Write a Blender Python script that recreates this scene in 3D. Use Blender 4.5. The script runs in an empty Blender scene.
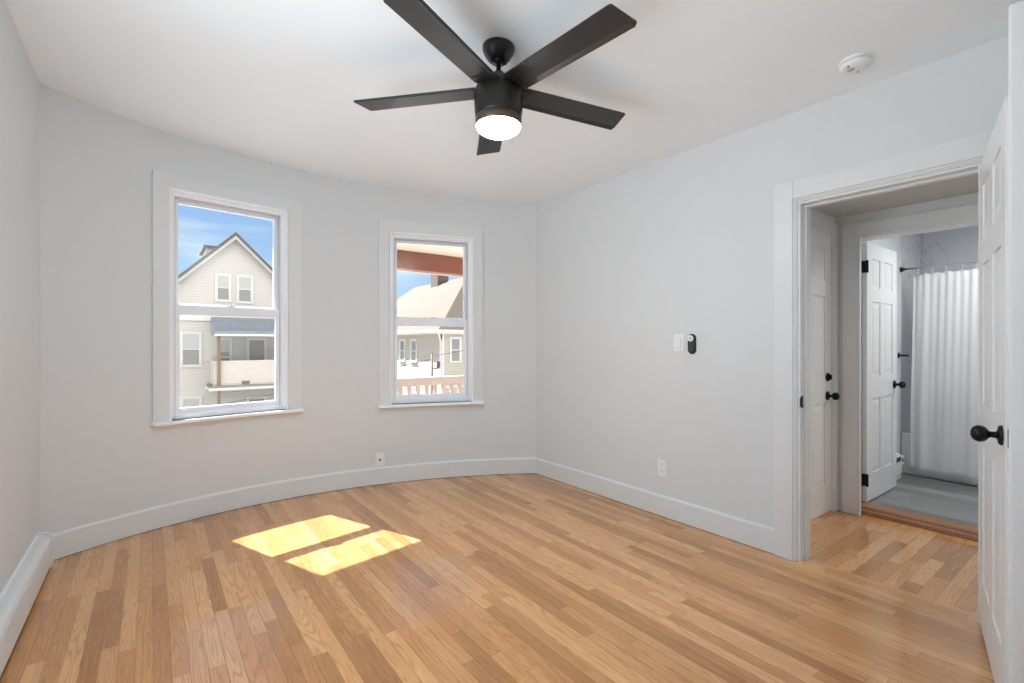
import bpy, bmesh, math, random
from mathutils import Vector, Matrix

random.seed(7)
S = bpy.context.scene
COL = S.collection

# ------------------------------------------------------------------ camera
FPX = 482.0
YAW = math.atan2(361.0, 482.0)
cam_d = bpy.data.cameras.new('camera')
cam = bpy.data.objects.new('camera', cam_d)
COL.objects.link(cam)
cam.location = (0, 0, 1.26)
cam.rotation_euler = (math.pi / 2, 0, -YAW)
cam_d.sensor_fit = 'HORIZONTAL'
cam_d.sensor_width = 36.0
cam_d.lens = 36.0 * FPX / 1024.0
cam_d.shift_y = (343 - 341.5) / 1024.0
cam_d.clip_start = 0.02
cam_d.clip_end = 500
S.camera = cam

# ------------------------------------------------------------------ view, cycles
vs = S.view_settings
S.display_settings.display_device = 'sRGB'
vs.view_transform = 'Standard'
vs.look = 'None'
vs.gamma = 1.0
vs.use_curve_mapping = False
vs.exposure = 0.0
cy = S.cycles
cy.use_denoising = True
cy.max_bounces = 14
cy.diffuse_bounces = 10
cy.glossy_bounces = 4
cy.transparent_max_bounces = 16
cy.transmission_bounces = 6
cy.sample_clamp_indirect = 6.0
cy.caustics_refractive = False
cy.blur_glossy = 0.6


# ------------------------------------------------------------------ node helpers
class NT:
    def __init__(self, tree):
        self.t = tree
        tree.nodes.clear()

    def n(self, typ, **kw):
        nd = self.t.nodes.new(typ)
        for k, v in kw.items():
            setattr(nd, k, v)
        return nd

    def put(self, sock, v):
        if isinstance(v, bpy.types.NodeSocket):
            self.t.links.new(v, sock)
        elif v is not None:
            sock.default_value = v

    def math(self, op, a, b=None, c=None):
        nd = self.n('ShaderNodeMath', operation=op)
        for i, v in enumerate((a, b, c)):
            if v is not None:
                self.put(nd.inputs[i], v)
        return nd.outputs[0]

    def mix(self, f, a, b):
        nd = self.n('ShaderNodeMix', data_type='RGBA')
        self.put(nd.inputs[0], f)
        self.put(nd.inputs[6], a)
        self.put(nd.inputs[7], b)
        return nd.outputs[2]

    def ramp(self, f, stops):
        nd = self.n('ShaderNodeValToRGB')
        el = nd.color_ramp.elements
        while len(el) < len(stops):
            el.new(0.5)
        for e, (p, c) in zip(el, stops):
            e.position = p
            e.color = (*c, 1) if len(c) == 3 else c
        self.put(nd.inputs[0], f)
        return nd.outputs[0]

    def comb(self, x, y, z=0.0):
        nd = self.n('ShaderNodeCombineXYZ')
        for i, v in enumerate((x, y, z)):
            self.put(nd.inputs[i], v)
        return nd.outputs[0]

    def noise(self, vec, scale=5.0, detail=3.0, rough=0.5):
        nd = self.n('ShaderNodeTexNoise')
        self.put(nd.inputs['Vector'], vec)
        nd.inputs['Scale'].default_value = scale
        nd.inputs['Detail'].default_value = detail
        nd.inputs['Roughness'].default_value = rough
        return nd.outputs['Fac']

    def white(self, vec, dim='3D'):
        nd = self.n('ShaderNodeTexWhiteNoise', noise_dimensions=dim)
        self.put(nd.inputs['Vector' if dim != '1D' else 'W'], vec)
        return nd.outputs['Value']


# ------------------------------------------------------------------ world (sky with thin streak clouds and bright cloud banks added out of view)
SUN_H = Vector((-0.365, 0.931, 0)).normalized()      # towards the sun, level
SUN_E = math.radians(51.6)
w = bpy.data.worlds.new('sky')
S.world = w
w.use_nodes = True
W = NT(w.node_tree)
geo = W.n('ShaderNodeTexCoord').outputs['Generated']
sep = W.n('ShaderNodeSeparateXYZ')
W.put(sep.inputs[0], geo)
X_, Y_, Z_ = sep.outputs
grad = W.ramp(Z_, [(0.0, (0.62, 0.80, 0.98)), (0.07, (0.52, 0.74, 0.98)), (0.24, (0.33, 0.56, 0.95)), (0.6, (0.18, 0.40, 0.84))])
stretch = W.n('ShaderNodeMapping')
stretch.inputs['Scale'].default_value = (2.2, 2.2, 22.0)
W.put(stretch.inputs['Vector'], geo)
streak = W.ramp(W.noise(stretch.outputs[0], 1.6, 4.0, 0.55), [(0.50, (0, 0, 0)), (0.72, (1, 1, 1))])
sky1 = W.mix(W.math('MULTIPLY', streak, 0.6), grad, (0.86, 0.92, 1.0, 1))
# unseen bright cloud banks added opposite the sun to light facades and rooms
fill_cloud = W.ramp(W.noise(geo, 2.2, 5.0, 0.6), [(0.36, (0, 0, 0)), (0.52, (1, 1, 1))])
back = W.ramp(W.math('MULTIPLY', Y_, -1.0), [(0.0, (0, 0, 0)), (0.25, (1, 1, 1))])
sky2 = W.mix(W.math('MULTIPLY', fill_cloud, back), sky1, (2.6, 2.5, 2.35, 1))
low = W.math('LESS_THAN', Z_, -0.01)
sky3 = W.mix(low, sky2, (0.30, 0.29, 0.27, 1))
bg = W.n('ShaderNodeBackground')
W.put(bg.inputs[0], sky3)
bg.inputs[1].default_value = 1.0
W.put(W.n('ShaderNodeOutputWorld').inputs[0], bg.outputs[0])

# ------------------------------------------------------------------ sun
sd = bpy.data.lights.new('sun', 'SUN')
sd.energy = 31.0
sd.angle = math.radians(0.53)
sd.color = (1.0, 0.95, 0.92)
so = bpy.data.objects.new('sun', sd)
COL.objects.link(so)
sdir = Vector((SUN_H.x * math.cos(SUN_E), SUN_H.y * math.cos(SUN_E), math.sin(SUN_E)))
so.rotation_euler = sdir.to_track_quat('Z', 'Y').to_euler()
so.location = (-4, 12, 14)


def area(name, loc, direction, sx, sy, power, color=(1, 1, 1)):
    d = bpy.data.lights.new(name, 'AREA')
    d.shape = 'RECTANGLE'
    d.size, d.size_y = sx, sy
    d.energy = power
    d.color = color
    o = bpy.data.objects.new(name, d)
    COL.objects.link(o)
    o.location = loc
    o.rotation_euler = Vector(direction).to_track_quat('-Z', 'Y').to_euler()
    return o


# fill lights added behind the camera, set in invented rear windows
area('rear_fill', (0.45, -3.28, 1.45), (0, 1, 0.12), 0.95, 1.5, 5, (0.70, 0.87, 1.0))
area('rear_fill', (1.95, -3.28, 1.45), (0, 1, 0.12), 0.95, 1.5, 5, (0.70, 0.87, 1.0))
# fill light added beside the camera, in an invented left-wall opening
area('side_fill', (-0.60, 1.30, 1.45), (1, 0.20, 0.70), 1.05, 1.45, 27, (0.72, 0.88, 1.0))
# unseen bathroom lamp, and an unseen light added to brighten the hall
area('bathroom_lamp', (5.0, 0.4, 2.36), (0, 0, -1), 0.4, 0.4, 18, (1.0, 0.975, 0.94))
area('hall_fill', (3.6, -0.6, 2.18), (0, 0, -1), 0.25, 0.25, 9, (1.0, 0.96, 0.92))


# ------------------------------------------------------------------ materials
MATS = {}


def pmat(name, col, rough=0.5, metal=0.0, coat=0.0, spec=0.5, mottled=0.0, mscale=8.0, bump=0.0, bscale=200.0,
         emit=None, estr=0.0):
    m = bpy.data.materials.new(name)
    m.use_nodes = True
    T = NT(m.node_tree)
    p = T.n('ShaderNodeBsdfPrincipled')
    out = T.n('ShaderNodeOutputMaterial')
    T.put(out.inputs[0], p.outputs[0])
    oc = T.n('ShaderNodeTexCoord').outputs['Object']
    c = (*col, 1)
    f = T.noise(oc, mscale, 3.0, 0.55)
    k = max(mottled, 0.012)
    base = T.mix(f, tuple(v * (1 - k) for v in col) + (1,), tuple(min(1, v * (1 + k)) for v in col) + (1,))
    T.put(p.inputs['Base Color'], base)
    p.inputs['Roughness'].default_value = rough
    p.inputs['Metallic'].default_value = metal
    p.inputs['Specular IOR Level'].default_value = spec
    p.inputs['Coat Weight'].default_value = coat
    if bump:
        b = T.n('ShaderNodeBump')
        b.inputs['Strength'].default_value = bump
        b.inputs['Distance'].default_value = 0.002
        T.put(b.inputs['Height'], T.noise(oc, bscale, 2.0))
        T.put(p.inputs['Normal'], b.outputs[0])
    if emit:
        p.inputs['Emission Color'].default_value = (*emit, 1)
        p.inputs['Emission Strength'].default_value = estr
    MATS[name] = m
    return m


M_wall = pmat('wall_paint', (0.674, 0.704, 0.720), 0.62, bump=0.12, bscale=90, mottled=0.012, mscale=3)
M_ceil = pmat('ceiling_paint', (0.850, 0.915, 0.960), 0.75, bump=0.10, bscale=60, mottled=0.012, mscale=2)
M_trim = pmat('trim_paint', (0.710, 0.738, 0.752), 0.38, mottled=0.01)
M_door = pmat('door_paint', (0.79, 0.81, 0.82), 0.35, mottled=0.01)
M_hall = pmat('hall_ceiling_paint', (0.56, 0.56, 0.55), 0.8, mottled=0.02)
M_vinyl = pmat('vinyl_white', (0.85, 0.885, 0.94), 0.32)
M_reveal = pmat('window_daylit_white', (0.90, 0.925, 0.95), 0.25)  # brighter than trim paint: daylight on reveals and stool is in the colour
M_track = pmat('vinyl_track', (0.50, 0.51, 0.54), 0.45)
M_black = pmat('matte_black_metal', (0.006, 0.006, 0.0065), 0.30, metal=0.0, spec=0.25)
M_blade = pmat('fan_blade_black', (0.022, 0.021, 0.021), 0.42, mottled=0.2, mscale=30)
M_fan = pmat('fan_black', (0.020, 0.017, 0.015), 0.36, metal=0.35)
M_ring = pmat('fan_trim_ring', (0.10, 0.07, 0.05), 0.38, metal=0.4)
M_lens = pmat('lamp_lens', (0.9, 0.88, 0.82), 0.4, emit=(0.92, 0.97, 1.0), estr=131.0)
M_plast = pmat('white_plastic', (0.82, 0.84, 0.85), 0.3)
M_plast_g = pmat('grey_plastic', (0.46, 0.46, 0.45), 0.45)
M_slot = pmat('dark_slot', (0.05, 0.05, 0.05), 0.6)
M_chrome = pmat('chrome', (0.7, 0.71, 0.73), 0.16, metal=1.0)
M_tub = pmat('tub_enamel', (0.82, 0.83, 0.85), 0.2)
M_heater = pmat('heater_enamel', (0.76, 0.785, 0.795), 0.38)
M_thr = pmat('threshold_oak', (0.33, 0.155, 0.07), 0.4, mottled=0.35, mscale=40)
M_concrete = pmat('concrete_paving', (0.30, 0.30, 0.30), 0.9, mottled=0.2, mscale=2)
M_beam = pmat('redwood_stain', (0.175, 0.046, 0.020), 0.6, mottled=0.22, mscale=18)
M_soffit = pmat('porch_cream', (0.62, 0.52, 0.44), 0.7, mottled=0.03)
M_rail = pmat('porch_rail_pinkish', (0.36, 0.30, 0.265), 0.7, mottled=0.08)
M_wtrim = pmat('house_white_trim', (0.52, 0.515, 0.50), 0.6)
M_rake = pmat('rake_grey', (0.36, 0.35, 0.33), 0.7)
M_deck = pmat('porch_deck_grey', (0.22, 0.20, 0.18), 0.8, mottled=0.1)
M_bluegrey = pmat('porch_roof_shingle', (0.23, 0.25, 0.28), 0.8, mottled=0.3, mscale=5)
M_shingle = pmat('roof_shingle_grey', (0.09, 0.085, 0.08), 0.85, mottled=0.2, mscale=6)
M_shingle2 = pmat('roof_shingle_tan', (0.074, 0.055, 0.041), 0.9, mottled=0.16, mscale=7)
M_dark = pmat('dark_glass', (0.20, 0.20, 0.20), 0.2)
M_blind = pmat('window_blind', (0.36, 0.365, 0.365), 0.5, mottled=0.06)
M_brownpost = pmat('porch_post_brown', (0.20, 0.13, 0.09), 0.7, mottled=0.1)
M_brick = pmat('chimney_brick', (0.10, 0.075, 0.06), 0.85, mottled=0.35, mscale=14)
M_pole = pmat('weathered_pole', (0.17, 0.13, 0.09), 0.85, mottled=0.2, mscale=20)
M_wire = pmat('black_wire', (0.03, 0.03, 0.03), 0.6)


def siding(name, col, pitch=0.13, dark=0.8):
    m = bpy.data.materials.new(name)
    m.use_nodes = True
    T = NT(m.node_tree)
    p = T.n('ShaderNodeBsdfPrincipled')
    T.put(T.n('ShaderNodeOutputMaterial').inputs[0], p.outputs[0])
    oc = T.n('ShaderNodeTexCoord').outputs['Object']
    sp = T.n('ShaderNodeSeparateXYZ')
    T.put(sp.inputs[0], oc)
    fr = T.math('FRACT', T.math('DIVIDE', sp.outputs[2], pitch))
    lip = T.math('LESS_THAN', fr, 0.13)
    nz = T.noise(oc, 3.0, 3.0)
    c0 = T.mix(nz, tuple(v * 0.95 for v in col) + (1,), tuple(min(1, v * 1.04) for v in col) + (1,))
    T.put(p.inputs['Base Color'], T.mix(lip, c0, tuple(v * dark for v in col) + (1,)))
    p.inputs['Roughness'].default_value = 0.75
    b = T.n('ShaderNodeBump')
    b.inputs['Strength'].default_value = 0.5
    b.inputs['Distance'].default_value = 0.02
    T.put(b.inputs['Height'], T.math('SUBTRACT', 1.0, fr))
    T.put(p.inputs['Normal'], b.outputs[0])
    return m


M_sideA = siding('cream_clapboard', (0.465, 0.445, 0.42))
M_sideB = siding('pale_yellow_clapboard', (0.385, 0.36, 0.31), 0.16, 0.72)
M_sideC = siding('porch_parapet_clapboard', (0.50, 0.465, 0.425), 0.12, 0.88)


def planks(name, wdt, length, cols, along='Y', gap=0.022, rough=0.2, coat=0.85, grain=1.0, gapcol=(0.10, 0.045, 0.018), ring_amt=0.62):
    m = bpy.data.materials.new(name)
    m.use_nodes = True
    T = NT(m.node_tree)
    p = T.n('ShaderNodeBsdfPrincipled')
    T.put(T.n('ShaderNodeOutputMaterial').inputs[0], p.outputs[0])
    oc = T.n('ShaderNodeTexCoord').outputs['Object']
    sp = T.n('ShaderNodeSeparateXYZ')
    T.put(sp.inputs[0], oc)
    a, b = (sp.outputs[0], sp.outputs[1]) if along == 'Y' else (sp.outputs[1], sp.outputs[0])
    xa = T.math('DIVIDE', T.math('ADD', a, 20.0), wdt)
    row = T.math('FLOOR', xa)
    fx = T.math('FRACT', xa)
    r1 = T.white(row, '1D')
    r2 = T.white(T.math('ADD', row, 77.7), '1D')
    ln = T.math('MULTIPLY_ADD', r2, 0.7 * length, 0.65 * length)
    yb = T.math('ADD', T.math('DIVIDE', T.math('ADD', b, 20.0), ln), T.math('MULTIPLY', r1, 9.0))
    idx = T.math('FLOOR', yb)
    fy = T.math('FRACT', yb)
    pid = T.white(T.comb(row, idx, 0.0), '3D')
    pid2 = T.white(T.comb(row, idx, 5.0), '3D')
    # fine pores
    gvec = T.comb(T.math('MULTIPLY', a, 170.0), T.math('MULTIPLY', b, 6.0), T.math('MULTIPLY', pid, 40.0))
    fine = T.noise(gvec, 1.0, 3.0, 0.6)
    # growth rings: contour lines of a stretched noise field
    rvec = T.comb(T.math('MULTIPLY', a, 19.0), T.math('MULTIPLY', b, 1.15), T.math('MULTIPLY', pid, 60.0))
    fld = T.noise(rvec, 1.0, 1.5, 0.4)
    ring = T.math('ABSOLUTE', T.math('SINE', T.math('MULTIPLY_ADD', fld, 52.0, T.math('MULTIPLY', fine, 1.2))))
    ring = T.math('POWER', ring, 0.55)
    big = T.noise(oc, 1.1, 2.0)
    tone = T.math('ADD', T.math('MULTIPLY', pid, 0.50), T.math('MULTIPLY', fine, 0.36))
    tone = T.math('ADD', tone, T.math('MULTIPLY', big, 0.12))
    col = T.ramp(tone, [(0.14, cols[0]), (0.45, cols[1]), (0.66, cols[2]), (0.92, cols[3])])
    dk = T.mix(T.math('MULTIPLY', T.math('SUBTRACT', 1.0, ring), ring_amt * grain), col, tuple(c * 0.45 for c in cols[1]) + (1,))
    dk = T.mix(T.math('MULTIPLY', T.math('GREATER_THAN', fine, 0.60), 0.30 * grain), dk, tuple(c * 0.5 for c in cols[1]) + (1,))
    ex = T.math('MINIMUM', fx, T.math('SUBTRACT', 1.0, fx))
    ey = T.math('MULTIPLY', T.math('MINIMUM', fy, T.math('SUBTRACT', 1.0, fy)), length / wdt)
    e = T.math('MINIMUM', ex, ey)
    g = T.math('LESS_THAN', e, gap)
    gstr = T.math('MULTIPLY', g, T.math('MULTIPLY_ADD', T.noise(oc, 1.3, 2.0), 1.6, -0.35))
    T.put(p.inputs['Base Color'], T.mix(gstr, dk, (*gapcol, 1)))
    rg = T.math('MULTIPLY_ADD', fine, 0.12, rough)
    T.put(p.inputs['Roughness'], rg)
    p.inputs['Coat Weight'].default_value = coat
    p.inputs['Coat Roughness'].default_value = 0.10
    p.inputs['Specular IOR Level'].default_value = 0.15 if coat else 0.4
    bm_ = T.n('ShaderNodeBump')
    bm_.inputs['Strength'].default_value = 0.25
    bm_.inputs['Distance'].default_value = 0.001
    hgt = T.math('ADD', T.math('MULTIPLY', fine, 0.06), T.math('SUBTRACT', T.math('MULTIPLY', pid2, 0.3), T.math('MULTIPLY', g, 0.8)))
    hgt = T.math('ADD', hgt, T.math('MULTIPLY', T.noise(oc, 9.0, 1.0), 0.8))
    T.put(bm_.inputs['Height'], hgt)
    T.put(p.inputs['Normal'], bm_.outputs[0])
    T.put(p.inputs['Coat Normal'], bm_.outputs[0])
    return m


OAK = [(0.340, 0.142, 0.043), (0.640, 0.312, 0.112), (0.765, 0.408, 0.165), (0.870, 0.520, 0.255)]
M_floor = planks('oak_strip_floor', 0.057, 0.85, OAK, 'Y')
M_floor_h = planks('oak_strip_floor_hall', 0.070, 0.55, OAK, 'X')
M_floor_b = planks('grey_vinyl_plank', 0.15, 1.2, [(0.15, 0.15, 0.14), (0.25, 0.255, 0.25), (0.31, 0.32, 0.315), (0.39, 0.405, 0.41)], 'Y',
                   gap=0.008, rough=0.35, coat=0.0, gapcol=(0.07, 0.075, 0.08), ring_amt=0.75)


def marble():
    m = bpy.data.materials.new('marble_tile')
    m.use_nodes = True
    T = NT(m.node_tree)
    p = T.n('ShaderNodeBsdfPrincipled')
    T.put(T.n('ShaderNodeOutputMaterial').inputs[0], p.outputs[0])
    oc = T.n('ShaderNodeTexCoord').outputs['Object']
    mp = T.n('ShaderNodeMapping')
    mp.inputs['Rotation'].default_value = (0.5, 0.2, 0.4)
    T.put(mp.inputs[0], oc)
    f = T.noise(mp.outputs[0], 2.1, 5.0, 0.62)
    v = T.math('ABSOLUTE', T.math('SUBTRACT', f, 0.5))
    vein = T.ramp(v, [(0.0, (1, 1, 1)), (0.016, (0, 0, 0))])
    msk = T.ramp(T.noise(oc, 1.6, 2.0), [(0.52, (0, 0, 0)), (0.62, (1, 1, 1))])
    soft = T.noise(oc, 1.3, 3.0)
    base = T.mix(soft, (0.60, 0.61, 0.64, 1), (0.74, 0.75, 0.77, 1))
    c = T.mix(T.math('MULTIPLY', T.math('MULTIPLY', vein, msk), 0.55), base, (0.17, 0.17, 0.19, 1))
    T.put(p.inputs['Base Color'], c)
    p.inputs['Roughness'].default_value = 0.22
    return m


M_marble = marble()


def glass_mat():
    m = bpy.data.materials.new('window_glass')
    m.use_nodes = True
    T = NT(m.node_tree)
    out = T.n('ShaderNodeOutputMaterial')
    tr = T.n('ShaderNodeBsdfTransparent')
    oc = T.n('ShaderNodeTexCoord').outputs['Object']
    T.put(tr.inputs[0], T.mix(T.noise(oc, 4.0, 2.0), (0.985, 0.992, 0.99, 1), (0.97, 0.985, 0.98, 1)))
    gl = T.n('ShaderNodeBsdfGlossy')
    gl.inputs['Roughness'].default_value = 0.22
    fr = T.n('ShaderNodeFresnel')
    fr.inputs[0].default_value = 1.45
    mx = T.n('ShaderNodeMixShader')
    T.put(mx.inputs[0], T.math('MULTIPLY', fr.outputs[0], 0.5))
    T.put(mx.inputs[1], tr.outputs[0])
    T.put(mx.inputs[2], gl.outputs[0])
    T.put(out.inputs[0], mx.outputs[0])
    return m


M_glass = glass_mat()


def curtain_mat():
    m = bpy.data.materials.new('curtain_fabric')
    m.use_nodes = True
    T = NT(m.node_tree)
    out = T.n('ShaderNodeOutputMaterial')
    oc = T.n('ShaderNodeTexCoord').outputs['Object']
    df = T.n('ShaderNodeBsdfDiffuse')
    T.put(df.inputs[0], T.mix(T.noise(oc, 60.0, 2.0), (0.84, 0.84, 0.86, 1), (0.9, 0.9, 0.91, 1)))
    tl = T.n('ShaderNodeBsdfTranslucent')
    tl.inputs[0].default_value = (0.86, 0.86, 0.88, 1)
    mx = T.n('ShaderNodeMixShader')
    mx.inputs[0].default_value = 0.3
    T.put(mx.inputs[1], df.outputs[0])
    T.put(mx.inputs[2], tl.outputs[0])
    T.put(out.inputs[0], mx.outputs[0])
    return m


M_curtain = curtain_mat()


# ------------------------------------------------------------------ mesh builder
WM = {}      # world matrix of every root Empty


class MB:
    def __init__(self):
        self.v, self.f, self.sm = [], [], []

    def add(self, vs_, fs, smooth=False, xf=None):
        o = len(self.v)
        for p in vs_:
            p = Vector(p)
            self.v.append(xf @ p if xf else p)
        for f in fs:
            self.f.append([o + i for i in f])
            self.sm.append(smooth)
        return self

    def box(self, a, b, xf=None):
        (x0, y0, z0), (x1, y1, z1) = a, b
        x0, x1 = min(x0, x1), max(x0, x1)
        y0, y1 = min(y0, y1), max(y0, y1)
        z0, z1 = min(z0, z1), max(z0, z1)
        v = [(x0, y0, z0), (x1, y0, z0), (x1, y1, z0), (x0, y1, z0), (x0, y0, z1), (x1, y0, z1), (x1, y1, z1), (x0, y1, z1)]
        f = [(0, 3, 2, 1), (4, 5, 6, 7), (0, 1, 5, 4), (1, 2, 6, 5), (2, 3, 7, 6), (3, 0, 4, 7)]
        return self.add(v, f, xf=xf)

    def prism(self, poly, d0, d1, axis='Y', xf=None):
        """poly: 2D outline; axis: extrusion axis (other two axes take the 2D coords in order)"""
        n = len(poly)

        def P(q, d):
            if axis == 'Y':
                return (q[0], d, q[1])
            if axis == 'X':
                return (d, q[0], q[1])
            return (q[0], q[1], d)
        v = [P(q, d0) for q in poly] + [P(q, d1) for q in poly]
        f = [tuple(range(n)), tuple(range(2 * n - 1, n - 1, -1))]
        for i in range(n):
            j = (i + 1) % n
            f.append((i, i + n, j + n, j))
        return self.add(v, f, xf=xf)

    def lathe(self, prof, xf=None, n=32, smooth=True):
        """prof: list of (r, z) going up or down; revolved about Z"""
        v, f = [], []
        for r, z in prof:
            for i in range(n):
                a = 2 * math.pi * i / n
                v.append((r * math.cos(a), r * math.sin(a), z))
        m = len(prof)
        for j in range(m - 1):
            for i in range(n):
                k = (i + 1) % n
                f.append((j * n + i, j * n + k, (j + 1) * n + k, (j + 1) * n + i))
        self.add(v, f, smooth, xf)
        o = len(self.v) - len(v)
        for j in (0, m - 1):
            if prof[j][0] > 1e-6:
                self.f.append([o + j * n + i for i in range(n)])
                self.sm.append(False)
        return self

    def tube(self, pts, r, n=10, smooth=True, caps=True):
        pts = [Vector(p) for p in pts]
        rs = r if isinstance(r, (list, tuple)) else [r] * len(pts)
        v, f = [], []
        ref = None
        for i, p in enumerate(pts):
            d = (pts[min(i + 1, len(pts) - 1)] - pts[max(i - 1, 0)]).normalized()
            if ref is None:
                ref = Vector((0, 0, 1)) if abs(d.z) < 0.9 else Vector((1, 0, 0))
            s_ = d.cross(ref).normalized()
            t_ = s_.cross(d).normalized()
            for k in range(n):
                a = 2 * math.pi * k / n
                v.append(p + (s_ * math.cos(a) + t_ * math.sin(a)) * rs[i])
        for i in range(len(pts) - 1):
            for k in range(n):
                m = (k + 1) % n
                f.append((i * n + k, i * n + m, (i + 1) * n + m, (i + 1) * n + k))
        self.add(v, f, smooth)
        if caps:
            o = len(self.v) - len(v)
            self.f.append([o + k for k in range(n)]); self.sm.append(False)
            self.f.append([o + (len(pts) - 1) * n + k for k in range(n)]); self.sm.append(False)
        return self

    def sphere(self, c, r, sc=(1, 1, 1), n=20, m=12):
        prof = [(max(1e-4, math.sin(math.pi * i / m)), -math.cos(math.pi * i / m)) for i in range(m + 1)]
        xf = Matrix.Translation(c) @ Matrix.Diagonal((r * sc[0], r * sc[1], r * sc[2], 1))
        return self.lathe(prof, xf, n)

    def build(self, name, mat, parent=None, bevel=0.0, kind=None, label=None, cat=None, group=None, seg=2, local=False):
        me = bpy.data.meshes.new(name)
        vs_ = self.v
        if parent is not None and not local:
            inv = WM[parent.name].inverted()
            vs_ = [inv @ p for p in vs_]
        me.from_pydata([tuple(p) for p in vs_], [], self.f)
        me.polygons.foreach_set('use_smooth', self.sm)
        bm = bmesh.new()
        bm.from_mesh(me)
        bmesh.ops.recalc_face_normals(bm, faces=bm.faces)
        bm.to_mesh(me)
        bm.free()
        me.materials.append(mat)
        o = bpy.data.objects.new(name, me)
        COL.objects.link(o)
        if parent is not None:
            o.parent = parent
            WM[o.name] = WM[parent.name]
        else:
            WM[o.name] = Matrix.Identity(4)
        if bevel:
            md = o.modifiers.new('bevel', 'BEVEL')
            md.width = bevel
            md.segments = seg
            md.limit_method = 'ANGLE'
            md.angle_limit = math.radians(40)
        tag(o, label, cat, group, kind)
        return o


def tag(o, label=None, cat=None, group=None, kind=None):
    for k, v in (('label', label), ('category', cat), ('group', group), ('kind', kind)):
        if v:
            o[k] = v
    return o


def root(name, loc, rz=0.0, label=None, cat=None, group=None, kind=None):
    o = bpy.data.objects.new(name, None)
    COL.objects.link(o)
    o.empty_display_size = 0.1
    o.location = loc
    o.rotation_euler = (0, 0, rz)
    WM[o.name] = Matrix.Translation(loc) @ Matrix.Rotation(rz, 4, 'Z')
    return tag(o, label, cat, group, kind)


def struct(mb, name, mat, parent=None, **kw):
    return mb.build(name, mat, parent, kind='structure', **kw)


# ------------------------------------------------------------------ room geometry constants
XR = 2.985           # right wall, room face
XL = -0.505          # left wall, room face
YN = 0.207           # near wall, room face
BASE = [(-.505, 3.79), (-.159, 3.968), (.282, 4.122), (.572, 4.186), (.89, 4.206), (1.132, 4.196), (1.612, 4.138),
        (2.002, 4.038), (2.504, 3.852), (2.986, 3.574)]


def ceil_z(x):
    return 2.598 + 0.040 * (XR - x)


def polyfit(pts, deg):
    n = deg + 1
    A = [[sum(x ** (i + j) for x, _ in pts) for j in range(n)] for i in range(n)]
    B = [sum(y * x ** i for x, y in pts) for i in range(n)]
    for i in range(n):
        p = max(range(i, n), key=lambda r: abs(A[r][i]))
        A[i], A[p] = A[p], A[i]
        B[i], B[p] = B[p], B[i]
        for r in range(i + 1, n):
            q = A[r][i] / A[i][i]
            for c in range(i, n):
                A[r][c] -= q * A[i][c]
            B[r] -= q * B[i]
    x = [0] * n
    for i in range(n - 1, -1, -1):
        x[i] = (B[i] - sum(A[i][c] * x[c] for c in range(i + 1, n))) / A[i][i]
    return x


PC = polyfit(BASE, 4)


def curve_pt(x, off=0.0):
    """point on the bowed wall's skirting face at abscissa x, moved outward by off"""
    y = sum(c * x ** i for i, c in enumerate(PC))
    dy = sum(i * c * x ** (i - 1) for i, c in enumerate(PC) if i)
    n = Vector((-dy, 1.0, 0)).normalized()
    return Vector((x, y, 0)) + n * off


SKIRT = 0.02          # the wall plaster lies this far behind the skirting face


def curved_board(mb, xa, xb, z0, z1, o0, o1, n=16):
    """solid following the bowed wall between abscissae xa..xb; o0/o1 offsets from skirting face (outward +)"""
    pv, pf = [], []
    for i in range(n + 1):
        x = xa + (xb - xa) * i / n
        a, b = curve_pt(x, o0), curve_pt(x, o1)
        pv += [(a.x, a.y, z0), (b.x, b.y, z0), (b.x, b.y, z1), (a.x, a.y, z1)]
    for i in range(n):
        o = i * 4
        for k in range(4):
            m = (k + 1) % 4
            pf.append((o + k, o + m, o + 4 + m, o + 4 + k))
    pf.append((0, 1, 2, 3))
    pf.append((n * 4, n * 4 + 3, n * 4 + 2, n * 4 + 1))
    mb.add(pv, pf)


# window placing: chord end points (casing outer edges) on the skirting face
WIN = [dict(xa=0.011, xb=0.990, ia=0.092, ib=0.892, z0=0.700, zs=0.722, z1=2.335, zc=2.425),
       dict(xa=1.621, xb=2.525, ia=0.094, ib=0.866, z0=0.682, zs=0.706, z1=2.262, zc=2.366)]
for d in WIN:
    a, b = curve_pt(d['xa']), curve_pt(d['xb'])
    e = (b - a).normalized()
    d['a'], d['b'], d['e'], d['n'] = a, b, e, Vector((-e.y, e.x, 0))
    d['L'] = (b - a).length
    d['rz'] = math.atan2(e.y, e.x)
    # abscissae where the opening's edges meet the skirting curve
    d['oa'] = (a + e * d['ia']).x
    d['ob'] = (a + e * d['ib']).x

# ------------------------------------------------------------------ bowed front wall with two openings
TH = 0.20


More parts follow.
